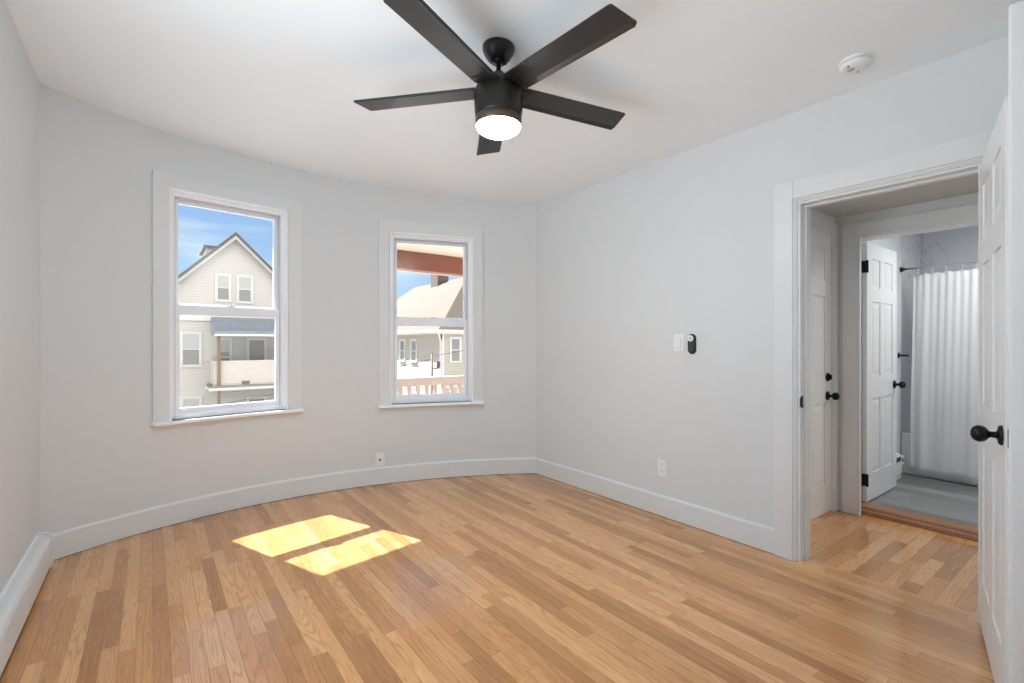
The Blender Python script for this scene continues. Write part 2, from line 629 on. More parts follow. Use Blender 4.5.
def build_curved_wall():
    xs = [XL + (3.02 - XL) * i / 60 for i in range(61)]
    for d in WIN:
        xs = [x for x in xs if abs(x - d['oa']) > 0.02 and abs(x - d['ob']) > 0.02]
        xs += [d['oa'], d['ob']]
    xs.sort()
    zs = sorted({-0.05, WIN[0]['zs'], WIN[0]['z1'], WIN[1]['zs'], WIN[1]['z1'], 2.5, 2.95})
    mb = MB()
    nz = len(zs)
    for off in (SKIRT, SKIRT + TH):
        for x in xs:
            p = curve_pt(x, off)
            for z in zs:
                mb.v.append(Vector((p.x, p.y, z)))
    n = len(xs)

    def hole(i, j):
        xm = (xs[i] + xs[i + 1]) / 2
        zm = (zs[j] + zs[j + 1]) / 2
        return any(d['oa'] < xm < d['ob'] and d['zs'] < zm < d['z1'] for d in WIN)
    I = lambda s, i, j: s * n * nz + i * nz + j
    for i in range(n - 1):
        for j in range(nz - 1):
            if hole(i, j):
                continue
            mb.f.append([I(0, i, j), I(0, i + 1, j), I(0, i + 1, j + 1), I(0, i, j + 1)])
            mb.f.append([I(1, i, j), I(1, i, j + 1), I(1, i + 1, j + 1), I(1, i + 1, j)])
            for (di, dj, q) in ((-1, 0, ((i, j), (i, j + 1))), (1, 0, ((i + 1, j), (i + 1, j + 1))), (0, -1, ((i, j), (i + 1, j))), (0, 1, ((i, j + 1), (i + 1, j + 1)))):
                a, b = i + di, j + dj
                if not (0 <= a < n - 1 and 0 <= b < nz - 1) or hole(a, b):
                    (p, q_), (r, s_) = q
                    mb.f.append([I(0, p, q_), I(0, r, s_), I(1, r, s_), I(1, p, q_)])
    mb.sm = [True if False else False] * len(mb.f)
    o = struct(mb, 'wall_front', M_wall)
    for p in o.data.polygons:
        p.use_smooth = True
    md = o.modifiers.new('edges', 'EDGE_SPLIT')
    md.split_angle = math.radians(35)
    return o


build_curved_wall()

# floors
mb = MB()
mb.box((XL - 0.2, -3.4, -0.06), (XR + 0.085, 4.5, 0.0))
struct(mb, 'floor', M_floor)
mb = MB()
mb.box((XR + 0.085, -1.2, -0.06), (4.235, 1.62, 0.0))
struct(mb, 'floor_hall', M_floor_h)
mb = MB()
mb.box((4.235, -0.7, -0.06), (6.5, 1.62, 0.045))
struct(mb, 'floor_bathroom', M_floor_b)

# ceilings: old plaster, a little higher at the left
mb = MB()
x0, x1 = XL - 0.2, XR + 0.14
mb.add([(x0, YN - 0.117, ceil_z(x0)), (x1, YN - 0.117, ceil_z(x1)), (x1, 4.5, ceil_z(x1)), (x0, 4.5, ceil_z(x0)),
        (x0, YN - 0.117, 3.0), (x1, YN - 0.117, 3.0), (x1, 4.5, 3.0), (x0, 4.5, 3.0)],
       [(0, 3, 2, 1), (4, 5, 6, 7), (0, 1, 5, 4), (1, 2, 6, 5), (2, 3, 7, 6), (3, 0, 4, 7)])
struct(mb, 'ceiling', M_ceil)
mb = MB(); mb.box((x0, -3.4, 2.66), (x1, YN - 0.117, 3.0)); struct(mb, 'ceiling_adjoining', M_ceil)
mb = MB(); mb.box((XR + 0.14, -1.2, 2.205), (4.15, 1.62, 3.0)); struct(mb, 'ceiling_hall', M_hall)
mb = MB(); mb.box((4.15, -0.7, 2.42), (6.5, 1.62, 3.0)); struct(mb, 'ceiling_bathroom', M_ceil)

# walls
mb = MB()
mb.box((XL - 0.2, -3.4, -0.05), (XL, 0.75, 3.0))
mb.box((XL - 0.2, 1.85, -0.05), (XL, 3.95, 3.0))
mb.box((XL - 0.2, 0.75, -0.05), (XL, 1.85, 0.70))  # below the unseen opening invented for the side fill light
mb.box((XL - 0.2, 0.75, 2.20), (XL, 1.85, 3.0))
struct(mb, 'wall_left', M_wall)
DY0, DY1, DZ = 0.465, 1.237, 2.072        # bedroom doorway
mb = MB()
mb.box((XR, -3.4, -0.05), (XR + 0.14, DY0, 3.0))
mb.box((XR, DY1, -0.05), (XR + 0.14, 3.9, 3.0))
mb.box((XR, DY0, DZ), (XR + 0.14, DY1, 3.0))
struct(mb, 'wall_right', M_wall)
OX0, OX1, OZ = -0.36, 1.668, 2.090          # cased opening the camera looks through
mb = MB()
mb.box((XL, YN - 0.117, -0.05), (OX0, YN, 3.0))
mb.box((OX1, YN - 0.117, -0.05), (XR, YN, 3.0))
mb.box((OX0, YN - 0.117, OZ), (OX1, YN, 3.0))
struct(mb, 'wall_near', M_wall)
mb = MB()
zr0, zr1 = 0.7, 2.2
yr0, yr1 = -3.4, -3.3
mb.box((XL, yr0, -0.05), (-0.05, yr1, 2.7))
mb.box((0.95, yr0, -0.05), (1.45, yr1, 2.7))
mb.box((2.45, yr0, -0.05), (XR, yr1, 2.7))
for q in ((-0.05, 0.95), (1.45, 2.45)):  # unseen openings invented for the rear fill lights
    mb.box((q[0], yr0, -0.05), (q[1], yr1, zr0))
    mb.box((q[0], yr0, zr1), (q[1], yr1, 2.7))
struct(mb, 'wall_rear', M_wall)

# hall walls
HY = 1.453
mb = MB()
mb.box((XR + 0.14, HY, -0.05), (3.30, HY + 0.14, 2.6))
mb.box((4.09, HY, -0.05), (4.15, HY + 0.14, 2.6))
mb.box((3.30, HY, 2.075), (4.09, HY + 0.14, 2.6))
struct(mb, 'wall_hall_end', M_wall)
mb = MB(); mb.box((XR + 0.14, -1.2, -0.05), (4.15, -1.06, 2.6)); struct(mb, 'wall_hall_near', M_wall)
BX0, BX1 = 4.15, 4.30
BY0, BY1, BZ = 0.585, 1.348, 2.035        # bathroom doorway
mb = MB()
mb.box((BX0, -1.2, -0.05), (BX1, BY0, 2.9))
mb.box((BX0, BY1, -0.05), (BX1, 1.62, 2.9))
mb.box((BX0, BY0, BZ), (BX1, BY1, 2.9))
struct(mb, 'wall_bathroom_door', M_wall)
mb = MB(); mb.box((BX1, 1.43, -0.05), (5.62, 1.62, 2.6)); struct(mb, 'wall_bathroom_left', M_wall)
mb = MB(); mb.box((5.62, 1.43, -0.05), (6.5, 1.62, 2.6)); struct(mb, 'wall_tub_left', M_marble)
mb = MB(); mb.box((6.30, -0.6, -0.05), (6.5, 1.43, 2.6)); struct(mb, 'wall_tub_back', M_marble)
mb = MB(); mb.box((BX1, -0.7, -0.05), (6.5, -0.56, 2.6)); struct(mb, 'wall_bathroom_right', M_wall)
mb = MB()
mb.box((6.295, 1.426, 0.045), (6.3005, 1.4305, 2.42))
struct(mb, 'trim_1', M_plast_g)

# ------------------------------------------------------------------ skirting boards
BH = 0.152


def skirt_profile(mb, p0, p1, nrm, h=BH, t=0.018):
    """straight board from p0 to p1 whose room-facing normal is nrm, with an eased top"""
    p0, p1, nrm = Vector(p0), Vector(p1), Vector(nrm)
    prof = [(0, 0.004), (t, 0.004), (t, h - 0.012), (t - 0.008, h), (0, h)]
    v = []
    for p in (p0, p1):
        for a, z in prof:
            q = p + nrm * a
            v.append((q.x, q.y, z))
    n = len(prof)
    f = [tuple(range(n)), tuple(range(2 * n - 1, n - 1, -1))] + [(i, (i + 1) % n, n + (i + 1) % n, n + i) for i in range(n)]
    mb.add(v, f)


mb = MB()
prof = [(0.0, 0.004), (SKIRT + 0.003, 0.004), (SKIRT + 0.003, BH), (0.008, BH), (0.0, BH - 0.012)]
NS, NP = 64, len(prof)
for i in range(NS + 1):
    for o_, z_ in prof:
        q = curve_pt(XL + 0.005 + (XR - XL - 0.008) * i / NS, o_)
        mb.v.append(Vector((q.x, q.y, z_)))
for i in range(NS):
    for k in range(NP):
        mb.f.append([i * NP + k, i * NP + (k + 1) % NP, (i + 1) * NP + (k + 1) % NP, (i + 1) * NP + k])
mb.f += [list(range(NP)), [NS * NP + k for k in reversed(range(NP))]]
mb.sm = [False] * len(mb.f)
struct(mb, 'baseboard_front', M_trim)
mb = MB(); skirt_profile(mb, (XR, 3.56, 0), (XR, 1.362, 0), (-1, 0, 0)); struct(mb, 'baseboard_right', M_trim)
mb = MB(); skirt_profile(mb, (OX1 + 0.12, YN, 0), (XR - 0.02, YN, 0), (0, 1, 0)); struct(mb, 'baseboard_near', M_trim)
mb = MB(); skirt_profile(mb, (XL, YN + 0.02, 0), (XL, 1.0, 0), (1, 0, 0)); struct(mb, 'baseboard_left', M_trim)


# ------------------------------------------------------------------ windows
def make_window(idx, d):
    a, e, n = d['a'], d['e'], d['n']
    mid = a + e * (d['L'] / 2)
    r = root('window_%d' % (idx + 1), (mid.x, mid.y, d['z0']), d['rz'], kind='structure')
    # local frame for parts: x along the chord from casing edge a, y outward, z world height
    XF = Matrix.Translation(a) @ Matrix.Rotation(d['rz'], 4, 'Z')
    ia, ib, zs, z1, zc, z0 = d['ia'], d['ib'], d['zs'], d['z1'], d['zc'], d['z0']
    # flat casing boards that follow the bow of the wall
    mb = MB()
    cth = -0.002
    curved_board(mb, d['xa'], d['oa'], zs, zc, cth, SKIRT + 0.002, 5)
    curved_board(mb, d['ob'], d['xb'], zs, zc, cth, SKIRT + 0.002, 5)
    curved_board(mb, d['oa'], d['ob'], z1, zc, cth, SKIRT + 0.002, 14)
    struct(mb, 'casing', M_trim, r)
    mb = MB()
    curved_board(mb, d['xa'] - 0.006, d['xb'] + 0.006, z0, zs, -0.042, SKIRT + 0.002, 18)
    mb.box((ia, 0.02, z0 + 0.002), (ib, 0.24, zs), XF)
    struct(mb, 'stool', M_reveal, r, bevel=0.003)
    # jamb lining and stops
    mb = MB()
    for s, x in ((1, ia), (-1, ib)):
        mb.box((x, -0.005 + 0.02, zs), (x + s * 0.016, 0.235, z1), XF)
        mb.box((x + s * 0.016, 0.042, zs), (x + s * 0.022, 0.060, z1 - 0.014), XF)
    mb.box((ia, 0.015, z1 - 0.016), (ib, 0.235, z1), XF)
    mb.box((ia + 0.016, 0.044, z1 - 0.034), (ib - 0.016, 0.064, z1 - 0.016), XF)
    struct(mb, 'jamb_lining', M_reveal, r, bevel=0.002)
    # vinyl frame
    fa, fb, fz0, fz1 = ia + 0.017, ib - 0.017, zs + 0.002, z1 - 0.018
    ft = 0.024
    mb = MB()
    mb.box((fa, 0.060, fz0), (fa + ft, 0.165, fz1), XF)
    mb.box((fb - ft, 0.060, fz0), (fb, 0.165, fz1), XF)
    mb.box((fa + ft, 0.060, fz1 - ft), (fb - ft, 0.165, fz1), XF)
    mb.prism([(0.055, fz0), (0.175, fz0), (0.175, fz0 + 0.018), (0.055, fz0 + 0.040)], fa + ft, fb - ft, 'X', XF)
    struct(mb, 'frame', M_vinyl, r, bevel=0.002)
    # tracks beside the upper sash
    mb = MB()
    for s, x in ((1, fa + ft), (-1, fb - ft)):
        mb.box((x, 0.070, fz0 + 0.04), (x + s * 0.006, 0.112, fz1 - ft), XF)
    mb.box((fa + ft + .006, 0.075, fz1 - ft - 0.012), (fb - ft - .006, 0.112, fz1 - ft), XF)
    struct(mb, 'track', M_track, r)
    sa, sb = fa + ft + 0.003, fb - ft - 0.003
    zm = (fz0 + 0.03 + fz1 - ft) / 2 - 0.02

    def sash(name, y0, y1, za, zb, rails, lock):
        st, rb, rt = 0.030, rails[0], rails[1]
        m = MB()
        m.box((sa, y0, za), (sa + st, y1, zb), XF)
        m.box((sb - st, y0, za), (sb, y1, zb), XF)
        m.box((sa + st, y0, za), (sb - st, y1, za + rb), XF)
        m.box((sa + st, y0, zb - rt), (sb - st, y1, zb), XF)
        so_ = struct(m, name, M_vinyl, r, bevel=0.004)
        g = MB()
        ym = (y0 + y1) / 2
        g.box((sa + st - 0.004, ym - 0.002, za + rb - 0.004), (sb - st + 0.004, ym + 0.002, zb - rt + 0.004), XF)
        struct(g, 'glass', M_glass, so_)
        if lock:
            k = MB()
            xm = (sa + sb) / 2
            k.box((xm - 0.03, y0 + 0.002, zb), (xm + 0.03, y1 - 0.002, zb + 0.010), XF)
            k.box((xm - 0.012, y0 - 0.008, zb + 0.008), (xm + 0.035, y0 + 0.014, zb + 0.018), XF)
            struct(k, 'sash_lock', M_vinyl, so_, bevel=0.002)
            for xx in (sa + 0.07, sb - 0.07):
                k = MB()
                k.box((xx - 0.022, y0 - 0.006, zb - 0.012), (xx + 0.022, y0, zb - 0.004), XF)
                struct(k, 'tilt_latch', M_vinyl, so_, bevel=0.001)
    sash('upper_sash', 0.116, 0.146, zm - 0.03, fz1 - ft - 0.002, (0.072, 0.034), False)
    sash('lower_sash', 0.076, 0.106, fz0 + 0.03, zm + 0.028, (0.044, 0.070), True)
    return r


for i, d in enumerate(WIN):
    make_window(i, d)

# ------------------------------------------------------------------ doorway trims
# bedroom doorway casing: flat board with stepped inner bead
r = root('trim_2', (XR, (DY0 + DY1) / 2, 0), kind='structure')
CW = 0.105
mb = MB()
cy1 = DY1 + 0.020
mb.box((XR - 0.020, cy1, 0.0), (XR + 0.002, cy1 + CW, 2.092 + CW))
mb.box((XR - 0.020, DY0 - 0.02, 2.092), (XR + 0.002, cy1, 2.092 + CW))
mb.box((XR - 0.020, DY0 - 0.02 - CW, 0.0), (XR + 0.002, DY0 - 0.02, 2.092 + CW))
struct(mb, 'casing_board', M_trim, r, bevel=0.003)
mb = MB()
for k, (o0, o1, px) in enumerate(((0.020, 0.010, 0.014), (0.010, 0.0, 0.008))):
    mb.box((XR - px, DY1 + o1, 0.0), (XR + 0.002, DY1 + o0, DZ + o0))
    mb.box((XR - px, DY0, DZ + o1), (XR + 0.002, DY1 + o1, DZ + o0))
struct(mb, 'casing_bead', M_trim, r, bevel=0.002)
mb = MB()
jt = 0.014
mb.box((XR + 0.0, DY1 - jt, 0.0), (XR + 0.14, DY1, DZ))
mb.box((XR + 0.0, DY0, 0.0), (XR + 0.14, DY0 + jt, DZ))
mb.box((XR + 0.0, DY0 + jt, DZ - jt), (XR + 0.14, DY1 - jt, DZ))
mb.box((XR + 0.050, DY1 - jt - 0.012, 0.0), (XR + 0.085, DY1 - jt, DZ - jt))
mb.box((XR + 0.050, DY0 + jt, DZ - jt - 0.012), (XR + 0.085, DY1 - jt - 0.012, DZ - jt))
struct(mb, 'jamb', M_trim, r, bevel=0.002)
mb = MB()
mb.box((XR + 0.006, DY1 - jt - 0.0025, 0.885), (XR + 0.034, DY1 - jt + 0.001, 0.955))
mb.box((XR - 0.010, DY1 - jt - 0.004, 0.895), (XR + 0.008, DY1 - jt - 0.0005, 0.945))
struct(mb, 'strike_plate', M_black, r, bevel=0.002, label='black strike plate')
# hall side casing
mb = MB()
mb.box((XR + 0.138, DY1, 0), (XR + 0.158, DY1 + CW, DZ + CW))
struct(mb, 'hall_casing', M_trim, r, bevel=0.003)

# cased opening in the near wall
r = root('trim_3', ((OX0 + OX1) / 2, YN, 0), kind='structure')
mb = MB()
mb.box((OX1 - 0.015, YN - 0.13, 0), (OX1 + 0.005, YN + 0.006, OZ - 0.015))
mb.box((OX0 - 0.005, YN - 0.13, 0), (OX0 + 0.015, YN + 0.006, OZ - 0.015))
mb.box((OX0 - 0.005, YN - 0.13, OZ - 0.015), (OX1 + 0.005, YN + 0.006, OZ + 0.005))
struct(mb, 'jamb', M_trim, r, bevel=0.006)

# hall door trim
r = root('trim_4', (3.69, HY, 0), kind='structure')
mb = MB()
mb.box((4.082, HY - 0.018, 0), (4.15, HY, 2.15))
mb.box((3.22, HY - 0.018, 2.078), (4.082, HY, 2.15))
mb.box((3.22, HY - 0.018, 0), (3.298, HY, 2.078))
struct(mb, 'casing_board', M_trim, r, bevel=0.004)
mb = MB()
mb.box((4.076, HY - 0.010, 0), (4.082, HY + 0.05, 2.072))
mb.box((3.298, HY - 0.010, 2.070), (4.082, HY + 0.05, 2.078))
struct(mb, 'stop_bead', M_trim, r, bevel=0.002)

# bathroom doorway trim
r = root('trim_5', (BX0, (BY0 + BY1) / 2, 0), kind='structure')
mb = MB()
mb.box((BX0 - 0.020, 1.300, 0), (BX0, 1.405, BZ + 0.10))
mb.box((BX0 - 0.020, BY0 - 0.105, BZ + 0.005), (BX0, 1.300, BZ + 0.10))
mb.box((BX0 - 0.020, BY0 - 0.105, 0), (BX0, BY0 - 0.005, BZ + 0.005))
struct(mb, 'casing_board', M_trim, r, bevel=0.004)
mb = MB()
mb.box((BX0 - 0.026, 1.288, 0), (BX0 + 0.002, 1.304, BZ + 0.010))
mb.box((BX0 - 0.026, BY0, BZ - 0.006), (BX0 + 0.002, 1.288, BZ + 0.010))
struct(mb, 'casing_bead', M_trim, r, bevel=0.003)
mb = MB()
mb.box((BX0, BY1 - 0.012, 0.045), (BX1, BY1 + 0.002, BZ))
mb.box((BX0, BY0 - 0.002, 0.045), (BX1, BY0 + 0.012, BZ))
mb.box((BX0, BY0 + 0.012, BZ - 0.012), (BX1, BY1 - 0.012, BZ + 0.002))
struct(mb, 'jamb', M_trim, r, bevel=0.002)
# oak threshold step
mb = MB()
mb.prism([(4.190, 0.0), (4.335, 0.0), (4.335, 0.050), (4.325, 0.056), (4.225, 0.056), (4.212, 0.048), (4.212, 0.036), (4.190, 0.028)], BY0 - 0.0, BY1 - 0.0, 'Y')
struct(mb, 'trim_6', M_thr, bevel=0.003)


# ------------------------------------------------------------------ doors
def panel_leaf(w_, h, t):
    """six-panel leaf; local x 0..w, y 0..t (two faces), z 0..h"""
    mb = MB()
    st, mid = 0.105, 0.10
    pw = (w_ - 2 * st - mid) / 2
    rows = [(0.21, 0.80), (0.98, 1.57), (1.68, 1.91)]
    k = h / 2.03
    rows = [(a * k, b * k) for a, b in rows]
    cols = [(st, st + pw), (st + pw + mid, w_ - st)]
    # stiles, mullion, rails
    mb.box((0, 0, 0), (st, t, h)); mb.box((w_ - st, 0, 0), (w_, t, h))
    zprev = 0
    for a, b in rows + [(h, h)]:
        mb.box((st, 0, zprev), (w_ - st, t, a))
        zprev = b
    for a, b in rows:
        mb.box((cols[0][1], 0, a), (cols[1][0], t, b))
        for c0, c1 in cols:
            mb.box((c0, 0.007, a), (c1, t - 0.007, b))
            for y0, y1, s in ((0.007, 0.002, 1), (t - 0.007, t - 0.002, -1)):
                i0, i1 = 0.022, 0.045
                v = [(c0 + i0, y0, a + i0), (c1 - i0, y0, a + i0), (c1 - i0, y0, b - i0), (c0 + i0, y0, b - i0),
                     (c0 + i1, y1, a + i1), (c1 - i1, y1, a + i1), (c1 - i1, y1, b - i1), (c0 + i1, y1, b - i1)]
                mb.add(v, [(4, 5, 6, 7), (0, 1, 5, 4), (1, 2, 6, 5), (2, 3, 7, 6), (3, 0, 4, 7)])
    return mb


def knob_mesh(side):
    """ball knob on a round rose, axis along local -y (side=-1) or +y (side=1)"""
    mb = MB()
    xf = Matrix.Rotation(-math.pi / 2 * side, 4, 'X')
    prof = [(0.0335, 0.0), (0.0335, 0.005), (0.030, 0.010), (0.014, 0.013), (0.0105, 0.018), (0.0105, 0.030), (0.015, 0.034),
            (0.0235, 0.040), (0.0275, 0.048), (0.0285, 0.056), (0.026, 0.066), (0.019, 0.074), (0.008, 0.078), (0.0001, 0.0785)]
    mb.lathe(prof, xf, 28)
    return mb


def shifted(mb, off):
    o = Vector(off)
    mb.v = [p + o for p in mb.v]
    return mb


def make_door(name, loc, rz, w_, h, t, knobs, zk, hinges=(), deadbolt=None, kx=None, latch=False):
    r = root(name, loc, rz, kind='structure')
    struct(panel_leaf(w_, h, t), 'door_leaf', M_door, r, local=True, bevel=0.0015)
    kx = w_ - 0.069 if kx is None else kx
    for s in knobs:
        struct(shifted(knob_mesh(s), (kx, t if s > 0 else 0, zk)), 'door_knob', M_black, r, local=True, label='black ball knob on a round rose')
    if deadbolt:
        b = MB()
        b.lathe([(0.031, 0.0), (0.031, 0.008), (0.027, 0.014), (0.0001, 0.0145)], Matrix.Rotation(math.pi / 2, 4, 'X'), 24)
        b.box((-0.006, -0.030, -0.017), (0.006, -0.012, 0.017))
        struct(shifted(b, (kx, 0, deadbolt)), 'deadbolt', M_black, r, local=True, label='black thumb-turn deadbolt', bevel=0.001)
    for z in hinges:
        b = MB()
        b.box((-0.004, 0.001, z - 0.045), (0.0, t - 0.001, z + 0.045))
        b.tube([(-0.006, -0.004, z - 0.047), (-0.006, -0.004, z + 0.047)], 0.007, 10)
        b.box((-0.030, t - 0.009, z - 0.045), (-0.004, t - 0.0065, z + 0.045))
        struct(b, 'hinge', M_black, r, local=True, bevel=0.001, label='black butt hinge')
    if latch:
        b = MB()
        b.box((w_ - 0.0005, t * 0.5 - 0.0125, zk - 0.03), (w_ + 0.0025, t * 0.5 + 0.0125, zk + 0.03))
        b.box((w_ + 0.002, t * 0.5 - 0.006, zk - 0.009), (w_ + 0.010, t * 0.5 + 0.006, zk + 0.009))
        struct(b, 'latch_plate', M_black, r, local=True, bevel=0.001, label='black latch plate on the door edge')
    return r


# door_1: bedroom door standing open beside the camera (hinge far, free edge near)
d1 = Vector((-0.744, -0.178, 0)).normalized()
make_door('door_1', (2.962, 0.470, 0.012), math.atan2(d1.y, d1.x), 0.765, 2.048, 0.035, (-1,), 0.938, latch=True)
# door_2: closed door at the end of the hall
make_door('door_2', (3.302, HY + 0.004, 0.008), 0.0, 0.774, 2.062, 0.038, (-1,), 0.862, deadbolt=1.000)
# door_3: bathroom door folded back into the bathroom
make_door('door_3', (4.330, 1.306, 0.058), 0.0, 0.690, 1.966, 0.035, (-1,), 0.858, hinges=(0.165, 1.78), kx=0.625)


# ------------------------------------------------------------------ ceiling fan
FX, FY = 1.322, 1.872
zc_ = ceil_z(FX)
fan = root('ceiling_fan', (FX, FY, zc_), 0, 'black five-blade ceiling fan with a lit round white lamp below its motor', 'ceiling fan')
mb = MB()
T0 = Matrix.Translation((FX, FY, 0))
mb.lathe([(0.0765, zc_ + 0.003), (0.0765, zc_ - 0.010), (0.074, zc_ - 0.020), (0.064, zc_ - 0.042), (0.048, zc_ - 0.062), (0.034, zc_ - 0.074), (0.0001, zc_ - 0.076)], T0, 36)
mb.build('canopy', M_fan, fan)
mb = MB()
for s in (-1, 1):
    mb.tube([(FX + s * 0.020, FY - 0.02, zc_ - 0.060), (FX + s * 0.020, FY - 0.02, zc_ - 0.082)], 0.011, 12)
mb.build('canopy_screw', M_fan, fan)
mb = MB()
mb.tube([(FX, FY, zc_ - 0.08), (FX, FY, 2.50)], 0.0115, 16)
mb.build('downrod', M_fan, fan)
mb = MB()
mb.lathe([(0.014, 2.548), (0.026, 2.542), (0.031, 2.530), (0.031, 2.516), (0.024, 2.500), (0.030, 2.476), (0.0001, 2.472)], T0, 24)
mb.build('yoke_cover', M_ring, fan)
mb = MB()
mb.lathe([(0.0001, 2.482), (0.070, 2.480), (0.096, 2.474), (0.110, 2.464), (0.1165, 2.445), (0.1165, 2.41), (0.1135, 2.36), (0.1105, 2.338), (0.1095, 2.332), (0.1065, 2.331), (0.1065, 2.328)], T0, 48)
housing = mb.build('motor_housing', M_fan, fan)
mb = MB()
mb.lathe([(0.1070, 2.329), (0.1100, 2.328), (0.1095, 2.310), (0.1085, 2.292), (0.1045, 2.289), (0.1045, 2.297)], T0, 48)
mb.build('trim_ring', M_ring, fan)
mb = MB()
mb.lathe([(0.1040, 2.297), (0.1040, 2.285), (0.098, 2.272), (0.080, 2.260), (0.050, 2.2535), (0.0001, 2.251)], T0, 48)
mb.build('lamp_lens', M_lens, fan, label='glowing white round lamp lens')
# blades: flat pitched blades with a bevelled leading edge and a raked tip
ZB = 2.458
for k in range(5):
    ang = math.radians(-12.0 + 72 * k)
    xf = Matrix.Translation((FX, FY, ZB)) @ Matrix.Rotation(ang, 4, 'Z') @ Matrix.Rotation(0.018 * math.cos(ang) + 0.024 * math.sin(ang), 4, 'Y') @ Matrix.Rotation(math.radians(-7), 4, 'X')
    mb = MB()
    r0, r1 = 0.100, 0.718
    wl, wt = 0.066, 0.072      # half widths root / tip
    out = [(r0, -wl), (r1 - 0.034, -wt), (r1 - 0.024, -wt + 0.006), (r1 - 0.002, wt - 0.010), (r1 - 0.008, wt), (r0, wl)]
    t = 0.0055
    top = [(x, y, t * 0.5) for x, y in out]
    bot = [(x, y, -t * 0.5) for x, y in out]
    n_ = len(out)
    mb.add(top + bot, [tuple(range(n_)), tuple(range(2 * n_ - 1, n_ - 1, -1))] + [(i, i + n_, (i + 1) % n_ + n_, (i + 1) % n_) for i in range(n_)], xf=xf)
    # folded lip along the trailing edge
    lip = [(r0 + 0.02, wl - 0.001), (r1 - 0.012, wt - 0.001), (r1 - 0.016, wt - 0.026), (r0 + 0.02, wl - 0.024)]
    lz = [-0.011, -0.011, -0.0027, -0.0027]
    v = [(x, y, z) for (x, y), z in zip(lip, lz)] + [(x, y, -0.001) for x, y in lip]
    mb.add(v, [(0, 1, 2, 3), (7, 6, 5, 4), (0, 4, 5, 1), (1, 5, 6, 2), (2, 6, 7, 3), (3, 7, 4, 0)], xf=xf)
    bl = mb.build('blade', M_blade, fan, bevel=0.0015)
    mb = MB()
    mb.box((0.075, -0.056, -0.007), (0.150, 0.056, -0.002), xf)
    mb.build('blade_bracket', M_fan, bl, bevel=0.002)

# ------------------------------------------------------------------ smoke detector
sx, sy = 2.695, 0.862
sz = ceil_z(sx)
sm = root('smoke_detector', (sx, sy, sz), 0, 'round white smoke detector on the ceiling above the doorway', 'smoke detector')
TT = Matrix.Translation((sx, sy, sz))
mb = MB(); mb.lathe([(0.066, 0.004), (0.066, -0.010), (0.063, -0.012)], TT, 40); mb.build('mounting_base', M_plast, sm)
mb = MB(); mb.lathe([(0.056, -0.010), (0.056, -0.014)], TT, 40); mb.build('vent_ring', M_plast_g, sm)
mb = MB(); mb.lathe([(0.0615, -0.013), (0.0625, -0.020), (0.060, -0.030), (0.050, -0.037), (0.030, -0.040), (0.0001, -0.041)], TT, 40); mb.build('cover', M_plast, sm)
mb = MB(); mb.lathe([(0.016, -0.038), (0.016, -0.0425), (0.013, -0.0440), (0.0001, -0.0442)], TT @ Matrix.Translation((-0.012, 0.012, 0)), 24); mb.build('test_button', M_plast_g, sm)
for (ax, ay) in ((0.032, -0.022), (-0.030, 0.036), (0.006, -0.004)):
    mb = MB(); mb.box((ax - 0.007, ay - 0.003, -0.0405), (ax + 0.007, ay + 0.003, -0.036), TT @ Matrix.Rotation(0.6, 4, 'Z')); mb.build('grille_slot', M_slot, sm, bevel=0.001)


# ------------------------------------------------------------------ right wall fittings
def plate(mb, cy_, cz, w_, h, t=0.006):
    mb.box((XR - t, cy_ - w_ / 2, cz - h / 2), (XR + 0.001, cy_ + w_ / 2, cz + h / 2))


sw = root('light_switch', (XR, 2.017, 1.262), 0, 'white rocker light switch on the right wall beside the black remote', 'light switch')
mb = MB(); plate(mb, 2.017, 1.262, 0.078, 0.120); mb.build('plate', M_plast, sw, bevel=0.003)
mb = MB(); mb.prism([(XR - 0.006, 1.229), (XR - 0.014, 1.229), (XR - 0.008, 1.295), (XR - 0.006, 1.295)], 2.000, 2.034, 'Y'); mb.build('rocker', M_plast, sw, bevel=0.0015)
mb = MB(); mb.box((XR - 0.0066, 1.9975, 1.2265), (XR - 0.0055, 2.0365, 1.2975)); mb.build('rocker_gap', M_plast_g, sw)

ot = root('wall_outlet', (XR, 2.156, 0.350), 0, 'white duplex socket outlet low on the right wall', 'outlet')
mb = MB(); plate(mb, 2.156, 0.350, 0.076, 0.120); mb.build('plate', M_plast, ot, bevel=0.003)
for dz in (-0.0255, 0.0255):
    mb = MB(); mb.box((XR - 0.009, 2.139, 0.350 + dz - 0.017), (XR - 0.005, 2.173, 0.350 + dz + 0.017)); rc = mb.build('receptacle', M_plast, ot, bevel=0.004)
    mb = MB()
    for dy in (-0.0065, 0.0065):
        mb.box((XR - 0.0095, 2.156 + dy - 0.001, 0.350 + dz - 0.001), (XR - 0.0088, 2.156 + dy + 0.001, 0.350 + dz + 0.009))
    mb.build('slots', M_slot, rc)

rm = root('fan_remote', (XR, 1.912, 1.253), 0, 'black pill-shaped fan remote in its cradle beside the light switch', 'remote control')


def pill(mb, cy_, cz, w_, h, x0, x1, n=14):
    rr = w_ / 2
    pts = []
    for s, c0 in ((1, cz + h / 2 - rr), (-1, cz - h / 2 + rr)):
        for i in range(n + 1):
            a_ = (0 if s > 0 else math.pi) + math.pi * i / n
            pts.append((cy_ + rr * math.cos(a_), c0 + rr * math.sin(a_)))
    mb.prism(pts, x0, x1, 'X')


